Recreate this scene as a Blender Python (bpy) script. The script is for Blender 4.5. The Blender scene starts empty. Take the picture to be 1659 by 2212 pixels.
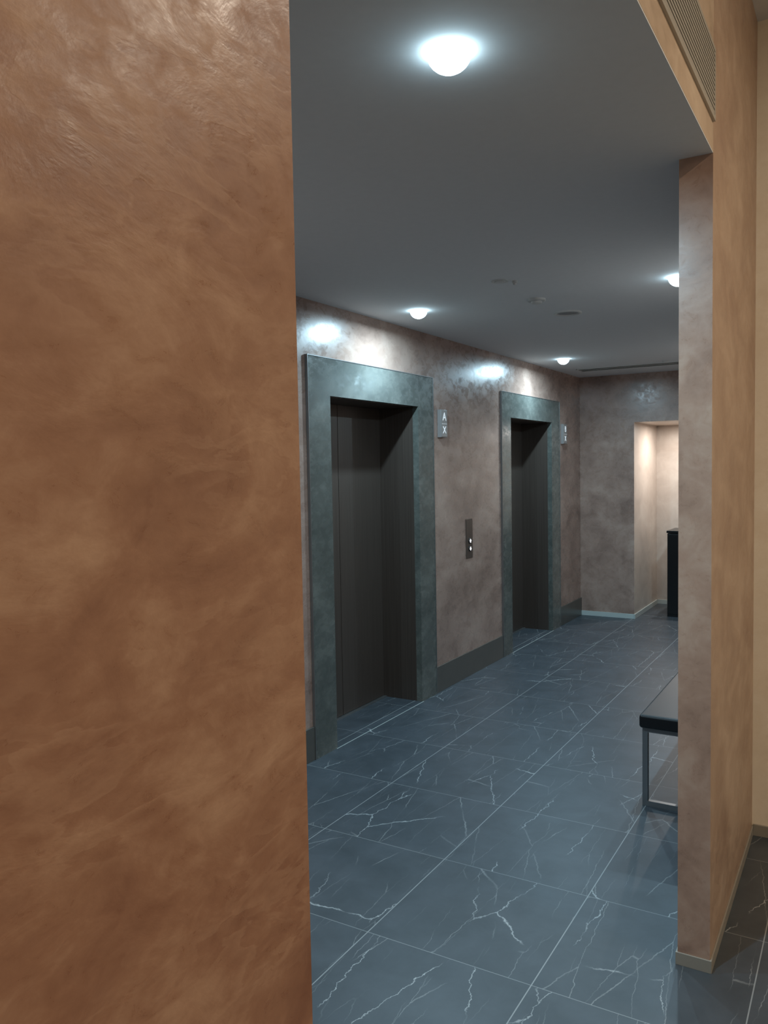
import bpy, bmesh, math, random
from mathutils import Matrix, Vector
random.seed(4)
sc=bpy.context.scene
sc.view_settings.view_transform='Standard'
sc.view_settings.look='None'

# ------------------------------------------------------------------ helpers
def link(o,parent=None):
    sc.collection.objects.link(o)
    if parent: o.parent=parent
    return o
def empty(name,loc=(0,0,0)):
    e=bpy.data.objects.new(name,None); e.empty_display_size=.1; e.location=loc
    return link(e)
def addbox(bm,b):
    x0,x1,y0,y1,z0,z1=b
    vs=[bm.verts.new(p) for p in [(x0,y0,z0),(x1,y0,z0),(x1,y1,z0),(x0,y1,z0),(x0,y0,z1),(x1,y0,z1),(x1,y1,z1),(x0,y1,z1)]]
    for f in [(3,2,1,0),(4,5,6,7),(0,1,5,4),(1,2,6,5),(2,3,7,6),(3,0,4,7)]:
        bm.faces.new([vs[i] for i in f])
def boxes(name,bl,mat,parent=None,bevel=0,seg=2):
    bm=bmesh.new()
    for b in bl: addbox(bm,b)
    me=bpy.data.meshes.new(name); bm.to_mesh(me); bm.free()
    me.materials.append(mat)
    o=bpy.data.objects.new(name,me); link(o)
    if parent:
        o.parent=parent; o.matrix_parent_inverse=Matrix.Translation(parent.location).inverted()
    if bevel:
        m=o.modifiers.new('bev','BEVEL'); m.width=bevel; m.segments=seg; m.limit_method='ANGLE'
        for p in me.polygons: p.use_smooth=True
        w=o.modifiers.new('wn','WEIGHTED_NORMAL')
    return o
def second(o,mat,test):
    o.data.materials.append(mat); k=len(o.data.materials)-1
    for p in o.data.polygons:
        if test(p): p.material_index=k
    return o
def lathe(name,prof,mat,loc,parent=None,n=32):
    bm=bmesh.new(); rings=[]
    for r,z in prof:
        if r<1e-6: rings.append([bm.verts.new((0,0,z))])
        else: rings.append([bm.verts.new((r*math.cos(2*math.pi*i/n),r*math.sin(2*math.pi*i/n),z)) for i in range(n)])
    for a,b in zip(rings,rings[1:]):
        for i in range(n):
            j=(i+1)%n
            if len(a)==1: bm.faces.new([a[0],b[i],b[j]])
            elif len(b)==1: bm.faces.new([a[i],b[0],a[j]])
            else: bm.faces.new([a[i],b[i],b[j],a[j]])
    bmesh.ops.recalc_face_normals(bm,faces=bm.faces)
    me=bpy.data.meshes.new(name); bm.to_mesh(me); bm.free()
    for p in me.polygons: p.use_smooth=True
    me.materials.append(mat)
    o=bpy.data.objects.new(name,me); link(o); o.location=loc
    if parent:
        o.parent=parent; o.matrix_parent_inverse=Matrix.Translation(parent.location).inverted()
    return o

# ------------------------------------------------------------------ materials
def srgb(r,g,b):
    f=lambda c:(c/255/12.92) if c/255<=.04045 else ((c/255+.055)/1.055)**2.4
    return (f(r),f(g),f(b),1)
def newmat(name):
    m=bpy.data.materials.new(name); m.use_nodes=True
    nt=m.node_tree; return m,nt,nt.nodes['Principled BSDF']
def simple(name,col,rough=.5,metal=0,noise=0.0,nscale=20):
    m,nt,b=newmat(name)
    b.inputs['Base Color'].default_value=col; b.inputs['Roughness'].default_value=rough; b.inputs['Metallic'].default_value=metal
    if noise:
        tc=nt.nodes.new('ShaderNodeTexCoord'); n=nt.nodes.new('ShaderNodeTexNoise'); n.inputs['Scale'].default_value=nscale
        nt.links.new(tc.outputs['Object'],n.inputs['Vector'])
        mx=nt.nodes.new('ShaderNodeMix'); mx.data_type='RGBA'
        mx.inputs[6].default_value=tuple(c*(1-noise) for c in col[:3])+(1,); mx.inputs[7].default_value=tuple(min(1,c*(1+noise)) for c in col[:3])+(1,)
        nt.links.new(n.outputs['Fac'],mx.inputs[0]); nt.links.new(mx.outputs[2],b.inputs['Base Color'])
    return m
def emis(name,col,s,sample=True):
    m,nt,b=newmat(name)
    b.inputs['Base Color'].default_value=(0.8,.8,.8,1)
    b.inputs['Emission Color'].default_value=col; b.inputs['Emission Strength'].default_value=s
    if not sample: m.cycles.emission_sampling='NONE'
    return m

class NG:
    def __init__(s,nt): s.nt=nt
    def n(s,t,**k):
        x=s.nt.nodes.new(t)
        for a,v in k.items(): setattr(x,a,v)
        return x
    def l(s,a,b): s.nt.links.new(a,b)
    def math(s,op,a,b=None,c=None,clamp=False):
        x=s.n('ShaderNodeMath',operation=op); x.use_clamp=clamp
        for i,v in enumerate((a,b,c)):
            if v is None: continue
            if isinstance(v,(int,float)): x.inputs[i].default_value=v
            else: s.l(v,x.inputs[i])
        return x.outputs[0]
    def vmath(s,op,a,b=None):
        x=s.n('ShaderNodeVectorMath',operation=op)
        for i,v in enumerate((a,b)):
            if v is None: continue
            if isinstance(v,tuple): x.inputs[i].default_value=v
            else: s.l(v,x.inputs[i])
        return x
    def ramp(s,fac,stops):
        x=s.n('ShaderNodeValToRGB'); e=x.color_ramp.elements
        while len(e)<len(stops): e.new(.5)
        for i,(p,c) in enumerate(stops):
            e[i].position=p; e[i].color=c if isinstance(c,tuple) else (c,c,c,1)
        s.l(fac,x.inputs[0]); return x.outputs[0]
    def noise(s,vec,scale,detail=4,rough=.55,dist=0):
        x=s.n('ShaderNodeTexNoise'); x.inputs['Scale'].default_value=scale; x.inputs['Detail'].default_value=detail
        x.inputs['Roughness'].default_value=rough; x.inputs['Distortion'].default_value=dist
        s.l(vec,x.inputs['Vector']); return x.outputs['Fac']
    def mix(s,f,a,b,blend='MIX'):
        x=s.n('ShaderNodeMix',data_type='RGBA',blend_type=blend)
        for i,v in ((0,f),(6,a),(7,b)):
            if isinstance(v,(int,float)): x.inputs[i].default_value=v
            elif isinstance(v,tuple): x.inputs[i].default_value=v
            else: s.l(v,x.inputs[i])
        return x.outputs[2]

def plaster(name,dark,mid,light,r0=.22,r1=.5,bump=.25,k=1.0,wid=.12,fw=.28,strokes=0.0,rot0=(.7,.2,.3)):
    """polished troweled (Venetian) plaster; k scales the pattern"""
    m,nt,b=newmat(name); g=NG(nt)
    tc=g.n('ShaderNodeTexCoord').outputs['Object']
    mp=g.n('ShaderNodeMapping'); mp.inputs['Rotation'].default_value=rot0; mp.inputs['Scale'].default_value=(1,.7,1.05); g.l(tc,mp.inputs[0])
    big=g.noise(tc,1.9*k,2,.5,.3)
    med=g.noise(mp.outputs[0],5*k,6,.6,.6)
    fin=g.noise(mp.outputs[0],19*k,6,.7,.5)
    s=g.math('ADD',g.math('MULTIPLY',big,.3),g.math('MULTIPLY',med,.7-fw)); s=g.math('ADD',s,g.math('MULTIPLY',fin,fw))
    col=g.ramp(s,[(.5-wid,dark),(.5,mid),(.5+wid,light)])
    h=g.math('ADD',med,g.math('MULTIPLY',g.noise(tc,70*k,2,.6,.3),.06))
    if strokes:
        # trowel sweeps: one-sided edges of stretched noise (a sharp lip that fades away), broken up by a mask
        tot=None
        for rot,sc3,sh,ns in (((1.0,.1,.2),(1,.5,1.2),0.0,5),((-.8,.2,.1),(1,.5,1.3),5.3,7),((1.9,.2,.1),(1,.5,1.3),9.1,9)):
            mq=g.n('ShaderNodeMapping'); mq.inputs['Rotation'].default_value=rot; mq.inputs['Scale'].default_value=sc3; mq.inputs['Location'].default_value=(sh,sh,sh); g.l(tc,mq.inputs[0])
            n=g.noise(mq.outputs[0],ns*k,5,.55,.3)
            line=g.ramp(n,[(.48,0.0),(.50,1.0),(.60,0.0)])
            mk=g.ramp(g.noise(mq.outputs[0],2.6*k,2),[(.48,0.0),(.66,1.0)])
            q=g.math('MULTIPLY',line,mk)
            tot=q if tot is None else g.math('ADD',tot,q,clamp=True)
        col=g.mix(g.math('MULTIPLY',tot,strokes),col,light)
        h=g.math('ADD',h,g.math('MULTIPLY',tot,.04))
    g.l(col,b.inputs['Base Color'])
    rr=g.n('ShaderNodeMapRange'); rr.inputs[1].default_value=.35; rr.inputs[2].default_value=.65; rr.inputs[3].default_value=r0; rr.inputs[4].default_value=r1
    g.l(fin,rr.inputs[0]); g.l(rr.outputs[0],b.inputs['Roughness'])
    bp=g.n('ShaderNodeBump'); bp.inputs['Strength'].default_value=bump; bp.inputs['Distance'].default_value=.01
    g.l(h,bp.inputs['Height']); g.l(bp.outputs[0],b.inputs['Normal'])
    return m

M_plaster=plaster('polished_plaster_terracotta',srgb(132,92,72),srgb(156,116,92),srgb(184,148,122),.26,.5,.12,2.3,.14,.25,.34,(1.0,.1,.2))
M_tan=plaster('polished_plaster_tan',srgb(160,130,110),srgb(176,148,126),srgb(194,168,146),.35,.55,.08,1.2,.13,.2)
M_head=plaster('polished_plaster_light_tan',srgb(180,156,132),srgb(196,172,148),srgb(212,190,166),.35,.55,.08,1.2,.13,.2)
M_col=plaster('polished_plaster_rose_tan',srgb(150,120,104),srgb(172,140,122),srgb(188,160,142),.25,.4,.08,1.2,.13,.2)
M_lobby=plaster('polished_plaster_cool_lit',srgb(132,107,96),srgb(160,132,119),srgb(180,153,139),.2,.38,.08,.9,.13,.14)  # same plaster as the terracotta; lobby light's cast put into the colour
M_niche=plaster('polished_plaster_niche_lit',srgb(182,168,156),srgb(196,182,170),srgb(208,196,184),.3,.45,.06,.9,.14,.14)  # lighter copy of the lobby plaster, niche brightness put into the colour
M_plaster_hall=plaster('polished_plaster_hall',srgb(236,222,200),srgb(243,231,211),srgb(248,238,220),.35,.55,.06)
M_stone=plaster('honed_stone_grey',srgb(74,77,73),srgb(90,92,87),srgb(112,113,107),.18,.35,.03,1.3)
M_skirt=simple('skirting_stone',srgb(86,82,76),.3,0,.1,12)
M_ceiling=simple('ceiling_paint',srgb(224,226,228),.85,0,.03,30)
M_base=simple('baseboard_metal_light',srgb(185,192,188),.4,.0)
M_base2=simple('baseboard_metal_bronze',srgb(150,144,134),.4,.0)
M_steel=simple('brushed_steel',srgb(150,150,150),.32,.8,.05,60)
M_dark=simple('dark_void',srgb(18,18,18),.6)
M_slat=simple('vent_slat_metal',srgb(176,170,160),.45,.2)
M_leather=simple('black_leather',srgb(22,23,26),.42,0,.15,90)
M_chrome=simple('bench_steel',srgb(150,152,154),.35,.7)
M_white=simple('detector_white',srgb(205,205,203),.5)
M_black=simple('black_lacquer',srgb(14,13,14),.3)

def brushed(name,c0,c1,rough,metal):
    m,nt,b=newmat(name); g=NG(nt)
    tc=g.n('ShaderNodeTexCoord').outputs['Object']
    mp=g.n('ShaderNodeMapping'); mp.inputs['Scale'].default_value=(120,120,1.2); g.l(tc,mp.inputs[0])
    n=g.noise(mp.outputs[0],1,4,.6)
    g.l(g.ramp(n,[(.3,c0),(.7,c1)]),b.inputs['Base Color'])
    b.inputs['Metallic'].default_value=metal; b.inputs['Roughness'].default_value=rough
    return m
M_door=brushed('bronze_brushed_metal',srgb(88,76,69),srgb(100,88,80),.42,.5)
M_panel=brushed('panel_brushed_metal',srgb(88,78,72),srgb(112,100,92),.35,.6)

def tile():
    m,nt,b=newmat('slate_marble_tile'); g=NG(nt)
    tc=g.n('ShaderNodeTexCoord').outputs['Object']
    W=.6127; ox,oy=.5651,2.3645
    sep=g.n('ShaderNodeSeparateXYZ'); g.l(tc,sep.inputs[0])
    u=g.math('DIVIDE',g.math('SUBTRACT',sep.outputs[0],ox),W); v=g.math('DIVIDE',g.math('SUBTRACT',sep.outputs[1],oy),W)
    du=g.math('PINGPONG',u,.5); dv=g.math('PINGPONG',v,.5)
    gu=g.math('LESS_THAN',du,.0032); gv=g.math('LESS_THAN',dv,.0025)
    grout=g.math('MAXIMUM',gu,g.math('MULTIPLY',gv,.75))
    cmb=g.n('ShaderNodeCombineXYZ'); g.l(g.math('FLOOR',u),cmb.inputs[0]); g.l(g.math('FLOOR',v),cmb.inputs[1])
    wn=g.n('ShaderNodeTexWhiteNoise',noise_dimensions='3D'); g.l(cmb.outputs[0],wn.inputs['Vector'])
    sc_=g.vmath('SCALE',wn.outputs['Color']); sc_.inputs['Scale'].default_value=17
    P=g.vmath('ADD',tc,sc_.outputs[0]).outputs[0]
    nz=g.n('ShaderNodeTexNoise'); nz.inputs['Scale'].default_value=14; nz.inputs['Detail'].default_value=4; nz.inputs['Roughness'].default_value=.65; g.l(P,nz.inputs['Vector'])
    cen=g.vmath('SUBTRACT',nz.outputs['Color'],(.5,.5,.5)).outputs[0]
    mask=g.n('ShaderNodeTexNoise'); mask.inputs['Scale'].default_value=3.6; mask.inputs['Detail'].default_value=2; g.l(P,mask.inputs['Vector'])
    ms=g.n('ShaderNodeSeparateColor'); g.l(mask.outputs['Color'],ms.inputs[0])
    def vein(off,rot,scl,scale,w,mk,mlo,mhi,amt):
        s2=g.vmath('SCALE',cen); s2.inputs['Scale'].default_value=amt
        wv=g.vmath('ADD',g.vmath('ADD',P,off).outputs[0],s2.outputs[0]).outputs[0]
        mp=g.n('ShaderNodeMapping'); mp.inputs['Rotation'].default_value=(0,0,rot); mp.inputs['Scale'].default_value=scl; g.l(wv,mp.inputs[0])
        vo=g.n('ShaderNodeTexVoronoi',feature='DISTANCE_TO_EDGE',voronoi_dimensions='2D'); vo.inputs['Scale'].default_value=scale; g.l(mp.outputs[0],vo.inputs['Vector'])
        line=g.ramp(vo.outputs['Distance'],[(0,1.0),(w,0.0)])
        return g.math('MULTIPLY',line,g.ramp(mk,[(mlo,0.0),(mhi,1.0)]))
    v1=vein((0,0,0),.75,(1,.35,1),3.2,.0052,ms.outputs[0],.49,.58,.06)
    v2=vein((31.3,7.7,0),-.55,(1,.18,1),4.6,.0062,ms.outputs[1],.45,.58,.03)
    v3=vein((11.3,57.7,0),-.95,(1,.15,1),6.5,.007,ms.outputs[2],.45,.60,.03)
    basen=g.noise(P,6,4,.6,.3)
    base=g.ramp(basen,[(.3,srgb(60,66,71)),(.7,srgb(74,80,86))])
    c=g.mix(g.math('MULTIPLY',v3,.3),base,srgb(190,192,190))
    c=g.mix(g.math('MULTIPLY',v2,.42),c,srgb(190,192,190))
    c=g.mix(g.math('MULTIPLY',v1,.75),c,srgb(200,204,204))
    c=g.mix(g.math('MULTIPLY',grout,.75),c,srgb(160,163,163))
    g.l(c,b.inputs['Base Color'])
    b.inputs['Roughness'].default_value=.42
    return m
M_tile=tile()

# ------------------------------------------------------------------ dimensions
H=2.6; L=8.718; XB=2.271; T=.10; HH=3.5
YO0,YO1=.556,2.706     # opening between hall and elevator lobby
Y2=3.838
EL=[(3.681,3.885,4.981,5.194),(6.4745,6.665,7.760,7.988)]
ZO,ZI=2.290,2.0875
LS=-2.2
boxes('floor',[(-.9,6.2,-3.2,10.2,-.1,0)],M_tile)
wl=[(-.25,0,LS,EL[0][1],0,H),(-.25,0,EL[0][2],EL[1][1],0,H),(-.25,0,EL[1][2],L,0,H)]
for e in EL: wl.append((-.25,0,e[1],e[2],ZI,H))
boxes('wall_left',wl,M_lobby)
PX0,PX1,PZ,PY=.580,1.75,2.092,9.80
wb=boxes('wall_back',[(-.25,PX0,L,PY+.2,0,H),(PX1,XB,L,PY+.2,0,H),(PX0,PX1,L,PY+.2,PZ,H),(PX0,PX1,PY,PY+.2,0,PZ)],M_lobby)
second(wb,M_niche,lambda p:(p.center.y>L+.05 and p.center.y<PY+.1 and p.center.z<PZ+.02 and p.center.x>.5 and p.center.x<1.8))
boxes('wall_front',[(-.25,XB,LS-.15,LS,0,H)],M_lobby)
tl=lambda p:p.normal.x<-.5
wr=boxes('wall_right',[(XB-T,XB,YO1,L,0,H),(XB-T,XB,YO1,Y2,H,HH)],M_tan)
second(wr,M_lobby,tl); second(wr,M_col,lambda p:p.normal.y<-.5)
second(boxes('wall_right_near',[(XB-T,XB,LS-.15,YO0,0,HH)],M_plaster),M_lobby,tl)
boxes('wall_header',[(XB-T,XB,YO0,YO1,H+.004,HH)],M_head)
boxes('wall_hall_back',[(XB,6.2,Y2,Y2+.15,0,HH)],M_plaster_hall)
boxes('wall_hall_side',[(6.05,6.2,-3.05,Y2,0,HH)],M_plaster_hall)
boxes('wall_hall_front',[(XB,6.2,-3.2,-3.05,0,HH)],M_plaster_hall)
boxes('ceiling',[(-.25,XB-T,LS-.15,PY+.2,H,H+.1),(XB-T,XB-.0005,YO0,YO1,H,H+.004)],M_ceiling)
boxes('ceiling_hall',[(XB-T,6.2,-3.2,Y2+.15,HH,HH+.1)],M_ceiling)
sk=[(0,.012,LS,EL[0][0],0,.192),(0,.012,EL[0][3],EL[1][0],0,.192),(0,.012,EL[1][3],L,0,.192)]
boxes('baseboard_left',sk,M_skirt,bevel=.0015)
boxes('baseboard_back',[(.012,PX0+.004,L-.012,L,0,.05),(PX0,PX0+.012,L-.012,PY,0,.05),(PX0,PX1,PY-.012,PY,0,.05),(PX1,XB-T,L-.012,L,0,.05)],M_base,bevel=.001)
boxes('baseboard_right',[(XB-T-.006,XB+.006,YO1-.006,YO1,0,.042),(XB,XB+.006,YO1,Y2,0,.042),(XB-T-.006,XB-T,YO1,L-.012,0,.042)],M_base2,bevel=.001)
boxes('baseboard_hall',[(XB+.006,6.05,Y2-.01,Y2,0,.05)],M_base2,bevel=.001)

# ------------------------------------------------------------------ elevators
for (a,b_,c_,d_) in EL:
    e=empty('elevator_door',(0,(a+d_)/2,0))
    p=.014
    boxes('stone_frame',[(0,p,a,b_,0,ZO),(0,p,c_,d_,0,ZO),(0,p,b_,c_,ZI,ZO)],M_stone,e)
    rv=.03
    boxes('stone_reveal',[(-rv,p,b_,b_+.012,0,ZI-.012),(-rv,p,c_-.012,c_,0,ZI-.012),(-rv,p,b_,c_,ZI-.012,ZI)],M_stone,e)
    t=.004
    boxes('frame_edge_trim',[(0,p+.003,a-t,a,0,ZO+t),(0,p+.003,d_,d_+t,0,ZO+t),(0,p+.003,a,d_,ZO,ZO+t)],M_steel,e)
    boxes('inner_jamb',[(-.34,-rv,b_,b_+.012,0,ZI),(-.34,-rv,c_-.012,c_,0,ZI),(-.34,-rv,b_,c_,ZI-.014,ZI)],M_door,e)
    m=(b_+c_)/2
    boxes('door_leaf_1',[(-.33,-.30,b_+.012,m-.0025,.008,ZI-.014)],M_door,e,bevel=.002)
    boxes('door_leaf_2',[(-.33,-.30,m+.0025,c_-.012,.008,ZI-.014)],M_door,e,bevel=.002)
    boxes('shaft_backing',[(-.36,-.335,b_,c_,0,ZI)],M_dark,e)
    boxes('door_sill',[(-.33,-.275,b_+.012,c_-.012,0,.006)],M_steel,e)
    boxes('threshold_strip',[(.016,.020,b_,c_,0,.0015)],M_base,e)

def text(name,s,size,loc,mat,parent):
    cu=bpy.data.curves.new(name,'FONT'); cu.body=s; cu.size=size; cu.extrude=.0008; cu.align_x='CENTER'; cu.align_y='CENTER'
    tmp=bpy.data.objects.new(name+'_tmp',cu); link(tmp)
    dg=bpy.context.evaluated_depsgraph_get(); me=bpy.data.meshes.new_from_object(tmp.evaluated_get(dg))
    bpy.data.objects.remove(tmp)
    me.transform(Matrix.Translation(loc)@Matrix.Rotation(math.pi/2,4,'Z')@Matrix.Rotation(math.pi/2,4,'X'))
    me.materials.clear(); me.materials.append(mat)
    o=bpy.data.objects.new(name,me); link(o)
    o.parent=parent; o.matrix_parent_inverse=Matrix.Translation(parent.location).inverted()
    return o
M_ind=simple('indicator_face',srgb(165,158,154),.3,.2)
M_indside=simple('indicator_housing',srgb(165,160,158),.35,.5)
M_glyph=emis('indicator_glyph',(.9,.95,1,1),.4,False)
for y0,y1,s1,s2 in [(5.285,5.39,'A','X'),(8.06,8.175,'B','X')]:
    e=empty('elevator_indicator',(0,(y0+y1)/2,1.97))
    boxes('housing',[(.001,.03,y0,y1,1.87,2.072)],M_indside,e,bevel=.002)
    boxes('face',[(.0305,.033,y0+.006,y1-.006,1.876,2.066)],M_ind,e,bevel=.001)
    boxes('divider',[(.033,.0336,y0+.012,y1-.012,1.968,1.970)],M_glyph,e)
    text('glyph_upper',s1,.085,(.0338,(y0+y1)/2,2.018),M_glyph,e)
    text('glyph_lower',s2,.075,(.0338,(y0+y1)/2,1.922),M_glyph,e)
e=empty('elevator_call_panel',(0,5.81,1.09))
boxes('plate',[(0.001,.006,5.75,5.868,.932,1.242)],M_panel,e,bevel=.001)
M_btn=simple('call_button',srgb(60,55,52),.3,.6)
M_arrow=emis('arrow_light',(.95,.97,1,1),3,False)
for zc,up in ((1.068,1),(1.008,-1)):
    l=lathe('button_%s'%('up' if up>0 else 'down'),[(0,.012),(.021,.012),(.023,.010),(.023,.006)],M_btn,(0,5.812,zc),e,32)
    l.rotation_euler=(0,math.pi/2,0)
    bm=bmesh.new(); s=.016*up
    pts=[(0,s),(-.015,0),(-.006,0),(-.006,-s*.8),(.006,-s*.8),(.006,0),(.015,0)]
    vs=[bm.verts.new((.0125,5.812+a,zc+b)) for a,b in pts]; fc=bm.faces.new(vs)
    r=bmesh.ops.extrude_face_region(bm,geom=[fc]); bmesh.ops.translate(bm,verts=[v for v in r['geom'] if isinstance(v,bmesh.types.BMVert)],vec=(.001,0,0))
    bmesh.ops.recalc_face_normals(bm,faces=bm.faces)
    me=bpy.data.meshes.new('arrow'); bm.to_mesh(me); bm.free(); me.materials.append(M_arrow)
    o=bpy.data.objects.new('arrow_%s'%('up' if up>0 else 'down'),me); link(o); o.parent=e; o.matrix_parent_inverse=Matrix.Translation(e.location).inverted()

# ------------------------------------------------------------------ header air vent
e=empty('air_vent_grille',(XB,1.6,2.8))
vz0,vz1,vy0,vy1=2.69,2.905,YO0+.12,2.70
fr=.014
boxes('grille_frame',[(XB,XB+.008,vy0,vy1,vz0,vz0+fr),(XB,XB+.008,vy0,vy1,vz1-fr,vz1),(XB,XB+.008,vy0,vy0+fr,vz0+fr,vz1-fr),(XB,XB+.008,vy1-fr,vy1,vz0+fr,vz1-fr)],M_slat,e)
boxes('grille_back',[(XB,XB+.001,vy0+fr,vy1-fr,vz0+fr,vz1-fr)],M_dark,e)
ns=13; sl=[]
for i in range(ns):
    z=vz0+fr+(i+.5)*(vz1-vz0-2*fr)/ns
    sl.append((XB+.001,XB+.007,vy0+fr,vy1-fr,z-.0042,z+.0042))
boxes('grille_slats',sl,M_slat,e)

# ------------------------------------------------------------------ ceiling slot diffuser, detectors
e=empty('linear_air_diffuser',(1.1,8.05,H))
boxes('diffuser_frame',[(.20,2.0,7.94,7.955,H-.006,H),(.20,2.0,8.135,8.15,H-.006,H),(.20,2.0,8.035,8.05,H-.006,H),(.20,.212,7.94,8.15,H-.006,H),(1.988,2.0,7.94,8.15,H-.006,H)],M_white,e)
boxes('diffuser_slots',[(.212,1.988,7.955,8.035,H-.002,H),(.212,1.988,8.05,8.135,H-.002,H)],M_dark,e)
def detector(name,x,y,r,h,mat=M_white):
    e=empty(name,(x,y,H))
    lathe('base',[(r,0),(r,-h*.45),(r*.92,-h*.5),(r*.62,-h*.55)],mat,(x,y,H),e)
    lathe('cap',[(r*.62,-h*.4),(r*.62,-h*.85),(r*.5,-h),(0,-h)],mat,(x,y,H),e)
detector('smoke_detector',1.06,4.47,.05,.026)
detector('sprinkler_cover',1.06,3.93,.045,.005)
detector('sprinkler_head',1.125,3.97,.014,.02)
detector('sprinkler_head',1.08,7.82,.03,.02)
e=empty('ceiling_speaker',(1.08,4.97,H))
lathe('rim',[(.085,0),(.085,-.008),(.070,-.011),(.068,-.003)],M_white,(1.08,4.97,H),e)
lathe('grille',[(.068,-.003),(.04,-.005),(0,-.006)],simple('speaker_mesh',srgb(150,150,150),.7),(1.08,4.97,H),e)

# ------------------------------------------------------------------ downlights (lenses domed to imitate round glare and ceiling halo + LED disc)
COOL=(.55,.83,1.0)
WARM=(1.0,.86,.69)
NEUT=(1.0,.95,.90)
M_led=emis('downlight_lens_cool',(.62,.88,1,1),14)
M_warm=emis('downlight_lens_warm',WARM+(1,),40)
M_nwarm=emis('downlight_lens_neutral',NEUT+(1,),12)
M_ring=simple('downlight_ring',srgb(220,222,225),.4)
def downlight(x,y,z,mat,col,power,r=.052,d=.046):
    e=empty('downlight',(x,y,z))
    lathe('trim_ring',[(r*.99,0),(r*.99,-.002),(r*.9,-.002)],M_ring,(x,y,z),e)
    lathe('lens',[(r,-.0005)]+[(r*math.cos(t*math.pi/14),-.003-d*math.sin(t*math.pi/14)) for t in range(7)]+[(0,-.003-d)],mat,(x,y,z),e,32)
    ld=bpy.data.lights.new('led_disc','AREA'); ld.shape='DISK'; ld.size=r*1.0; ld.energy=power; ld.color=col
    lo=bpy.data.objects.new('led_disc',ld); link(lo); lo.location=(x,y,z-d-.006); lo.parent=e; lo.matrix_parent_inverse=Matrix.Translation(e.location).inverted()
for y in (1.72,4.37,7.10):
    downlight(.35,y,H,M_led,COOL,22.5); downlight(1.855,y,H,M_led,COOL,22.5)
downlight(1.0,9.25,PZ,M_nwarm,NEUT,15,.04,.01)
for x,y in ((3.7,2.3),(4.9,2.6),(3.7,-.6),(4.9,-.4)):
    downlight(x,y,HH,M_warm,WARM,16,.06,.02)

# ------------------------------------------------------------------ bench
e=empty('bench',(1.95,4.6,0))
bx0,bx1,by0,by1=1.765,2.155,3.895,5.35
cush=boxes('cushion',[(bx0,bx1,by0,by1,.387,.452)],M_leather,e,bevel=.014,seg=4)
t=.025
fr=[]
for y in (by0+.03,by1-.03-t):
    fr+=[(bx0+.01,bx0+.01+t,y,y+t,0,.362),(bx1-.01-t,bx1-.01,y,y+t,0,.362),(bx0+.01+t,bx1-.01-t,y,y+t,0,t)]
    fr+=[(bx0+.01,bx1-.01,y,y+t,.362,.387)]
fr+=[(bx0+.01,bx0+.01+t,by0+.03+t,by1-.03-t,.362,.387),(bx1-.01-t,bx1-.01,by0+.03+t,by1-.03-t,.362,.387)]
boxes('steel_frame',fr,M_chrome,e)

# ------------------------------------------------------------------ black console
e=empty('console_cabinet',(1.15,9.2,0))
boxes('body',[(.862,1.45,9.0,9.42,.0,.90)],M_black,e,bevel=.003)
boxes('top',[(.855,1.457,8.99,9.43,.905,.93)],M_black,e,bevel=.003)
boxes('doors',[(.872,1.153,8.992,9.0,.03,.89),(1.159,1.44,8.992,9.0,.03,.89)],M_black,e,bevel=.002)

# ------------------------------------------------------------------ world + camera
w=bpy.data.worlds.new('world'); sc.world=w; w.use_nodes=True
w.node_tree.nodes['Background'].inputs[0].default_value=(.02,.022,.025,1); w.node_tree.nodes['Background'].inputs[1].default_value=.3
cd=bpy.data.cameras.new('camera'); cam=bpy.data.objects.new('camera',cd); link(cam)
ps,th,ro=.5373,.0537,-.0177
F=Vector((-math.sin(ps)*math.cos(th),math.cos(ps)*math.cos(th),-math.sin(th)))
R=Vector((math.cos(ps),math.sin(ps),0)); U=R.cross(F)
R2=R*math.cos(ro)+U*math.sin(ro); U2=-R*math.sin(ro)+U*math.cos(ro)
m=Matrix(((R2.x,U2.x,-F.x,2.6849),(R2.y,U2.y,-F.y,0),(R2.z,U2.z,-F.z,1.6505),(0,0,0,1)))
cam.matrix_world=m
cd.sensor_fit='VERTICAL'; cd.sensor_height=36; cd.lens=1747.08/2212*36; cd.clip_start=.02
sc.camera=cam
